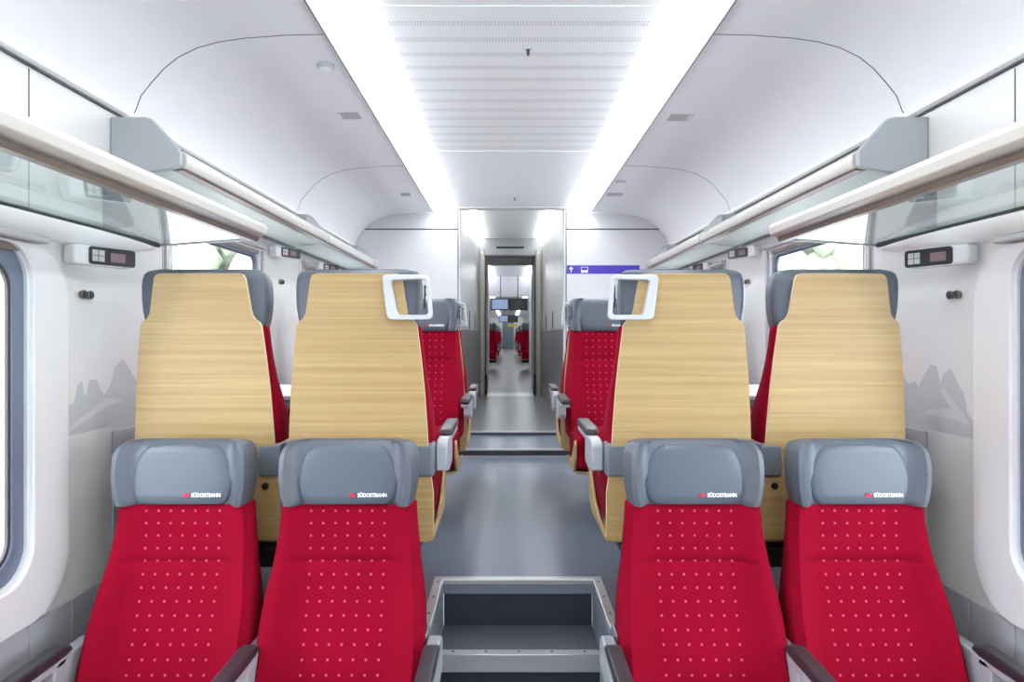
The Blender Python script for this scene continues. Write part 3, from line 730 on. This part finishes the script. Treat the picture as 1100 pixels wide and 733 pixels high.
for s, nm in ((-1, 'left'), (1, 'right')):
    place_seat(s*.528, 2.12, LOW, 0, True, 'red dotted seat facing the camera at the front, left of the steps' if s < 0 else 'red dotted seat facing the camera at the front, right of the steps', handle=False)
    place_seat(s*1.030, 2.12, LOW, 0, False, 'red dotted seat facing the camera in the front row, beside the %s wall' % nm, handle=False)
    place_seat(s*XI, 2.372, 0, math.pi, True, 'wooden-backed seat with white grab handle, nearest one on the %s of the aisle' % nm)
    place_seat(s*XO, 2.372, 0, math.pi, False, 'wooden-backed seat beside the %s wall, without a grab handle' % nm)
    place_seat(s*XI, 4.10, 0, 0, True, 'red dotted seat facing back on the aisle, behind the %s wooden-backed aisle seat' % nm)
    place_seat(s*XO, 4.10, 0, 0, False, 'seat facing back by the %s bay window, mostly hidden by wooden backs' % nm)
    place_seat(s*XI, 4.345, 0, math.pi, True, 'farthest red seat of this coach on the %s of the aisle, facing the corridor' % nm)
    place_seat(s*XO, 4.345, 0, math.pi, False, 'farthest seat of this coach by the %s wall, hidden behind others' % nm)
# black carriers under the raised seats, cantilevered from the wall
for s, nm in ((-1, 'left'), (1, 'right')):
    for y0, y1, w_ in ((2.345, 2.60, 'nearest'), (3.78, 4.08, 'second'), (4.38, 4.78, 'third')):
        t = thing('seat_carrier', 'black metal carrier under the %s pair of raised seats on the %s' % (w_, nm), 'seat carrier', (s*.8, (y0+y1)/2, 0), group='seat carriers')
        h = (y1-y0)/2
        obj('bracket', box(newbm(), *sorted((-s*.46, -s*.361)), -h, h, .24, .2615), 'black', t, bevel=.004)
        obj('beam', box(newbm(), *sorted((-s*.36, s*.44)), -h, h, .195, .2615), 'black', t, bevel=.006)
        obj('leg', box(newbm(), *sorted((s*.30, s*.36)), -.04, .04, .012, .195), 'black', t, bevel=.004)
        obj('foot', box(newbm(), *sorted((s*.26, s*.40)), -.10, .10, 0, .012), 'black', t, bevel=.004)
    t = thing('seat_carrier', 'black metal carrier under the front row pair on the %s' % nm, 'seat carrier', (s*.8, 1.85, LOW), group='seat carriers')
    obj('beam', box(newbm(), *sorted((-s*.36, s*.44)), -.2, .2, .195, .2615), 'black', t, bevel=.006)
    obj('leg', box(newbm(), *sorted((s*.30, s*.36)), -.04, .04, .012, .195), 'black', t, bevel=.004)
    obj('foot', box(newbm(), *sorted((s*.26, s*.40)), -.10, .10, 0, .012), 'black', t, bevel=.004)
    # bay table and the bin under it
    t = thing('bay_table', 'small pale fold-out table on the %s wall in the seat bay' % nm, 'table', (s*WX, 3.28, .72), group='bay tables')
    b = newbm(); prism(b, [(-s*x, y) for x, y in rrect(.0, .50, -.33, .33, .05)], 'z', -.02, 0); obj('table_top', b, 'table', t, bevel=.004)
    obj('table_edge', prism(newbm(), [(-s*x, y) for x, y in rrect(.0, .49, -.32, .32, .05)], 'z', -.045, -.021), 'tedge', t, bevel=.004)
    obj('wall_arm', prism(newbm(), [(-s*.009, -.05), (-s*.40, -.05), (-s*.38, -.075), (-s*.009, -.22)], 'y', -.03, .03), 'dado', t, bevel=.004)
    t = thing('waste_bin', 'small grey wall bin under the %s bay table' % nm, 'bin', (s*(WX-.01), 3.28, .40), group='wall bins')
    obj('body', box(newbm(), *sorted((0, -s*.14)), -.12, .12, -.12, .085), 'dado', t, bevel=.01); obj('lid', box(newbm(), *sorted((0, -s*.145)), -.125, .125, .086, .098), 'bracket', t, bevel=.004)
# seats of the next coach, seen through the doorway
ords = ['first', 'second', 'third', 'fourth']
for k, y in enumerate((17.7, 23.4, 27.2, 32.0)):
    for s, nm in ((-1, 'left'), (1, 'right')):
        place_seat(s*.54, y, VF, 0, True, '%s red aisle seat on the %s seen through the doorway' % (ords[k], nm), False, 'distant seats of the next coach')
        place_seat(s*.54, y+.245, VF, math.pi, True, 'wooden-backed seat back to back with the %s distant seat on the %s' % (ords[k], nm), False, 'distant seats of the next coach')
        t = thing('seat_carrier', 'black carrier under the %s distant seats on the %s' % (ords[k], nm), 'seat carrier', (s*.54, y+.12, VF), group='seat carriers')
        obj('beam', box(newbm(), -.22, .22, -.5, .5, .195, .2615), 'black', t); obj('leg', box(newbm(), -.03, .03, -.04, .04, 0, .195), 'black', t)

# ------------------------------------------------------------------ outside
struct('ground', box(newbm(), -60, 60, -40, 90, -1.6, -1.5), 'ground')
def tree(x, y, h, r, lab, seed):
    rnd = random.Random(seed)
    t = thing('tree', lab, 'tree', (x, y, -1.5), group='trees outside the windows')
    obj('trunk', cyl(newbm(), (0, 0, 0), .22, h*.6, n=10, r2=.12), 'bark', t)
    b = newbm()
    for i in range(110):
        a = rnd.uniform(0, 6.28); zz = h*rnd.uniform(.38, .98); rr = r*math.sqrt(max(.05, 1-((zz/h-.62)/.4)**2))*rnd.uniform(.3, .95); q = rnd.uniform(.12, .24)*r
        m4 = Matrix.Translation((rr*math.cos(a), rr*math.sin(a), zz))
        rs = bmesh.ops.create_icosphere(b, subdivisions=2, radius=q, matrix=m4)
        for v in rs['verts']: v.co += Vector([rnd.uniform(-.16, .16)*q for _ in range(3)])
    obj('foliage', b, 'leaf', t, smooth=False)
tree(-9, 24, 6.5, 2.6, 'pale green tree outside the left bay window, nearer', 1); tree(-13, 30, 8, 3.2, 'pale green tree outside the left bay window, farther', 2)
tree(11, 25, 7, 2.8, 'pale green tree outside the right bay window, nearer', 3); tree(15, 34, 8, 3.4, 'pale green tree outside the right bay window, farther', 5)
t = thing('parked_train', 'white and red train coach standing outside the left window', 'train', (-11, -2, -1.5))
obj('body', prism(newbm(), [(-1.4, .5), (1.4, .5), (1.4, 3.2), (1.1, 3.7), (-1.1, 3.7), (-1.4, 3.2)], 'y', -9, 9), 'trainwhite', t, bevel=.05)
obj('red_band', box(newbm(), 1.4, 1.42, -9, 9, .9, 1.7), 'trainred', t)
for k in range(9): obj('window', prism(newbm(), rrect(-8.6+1.95*k, -7.2+1.95*k, 1.95, 2.85, .12), 'x', 1.4, 1.42), 'trainglass', t)
for k in range(4): obj('bogie', box(newbm(), -1.2, 1.2, -8+4.6*k, -6.4+4.6*k, 0, .5), 'black', t)
t = thing('platform_canopy', 'pale station canopy on posts outside the right window', 'canopy', (12, -2, -1.5))
obj('roof', box(newbm(), -2, 2, -8, 9, 4.6, 4.8), 'trainwhite', t)
for k in range(3): obj('post', box(newbm(), -.1, .1, -6+5*k, -5.8+5*k, 0, 4.6), 'dado', t)
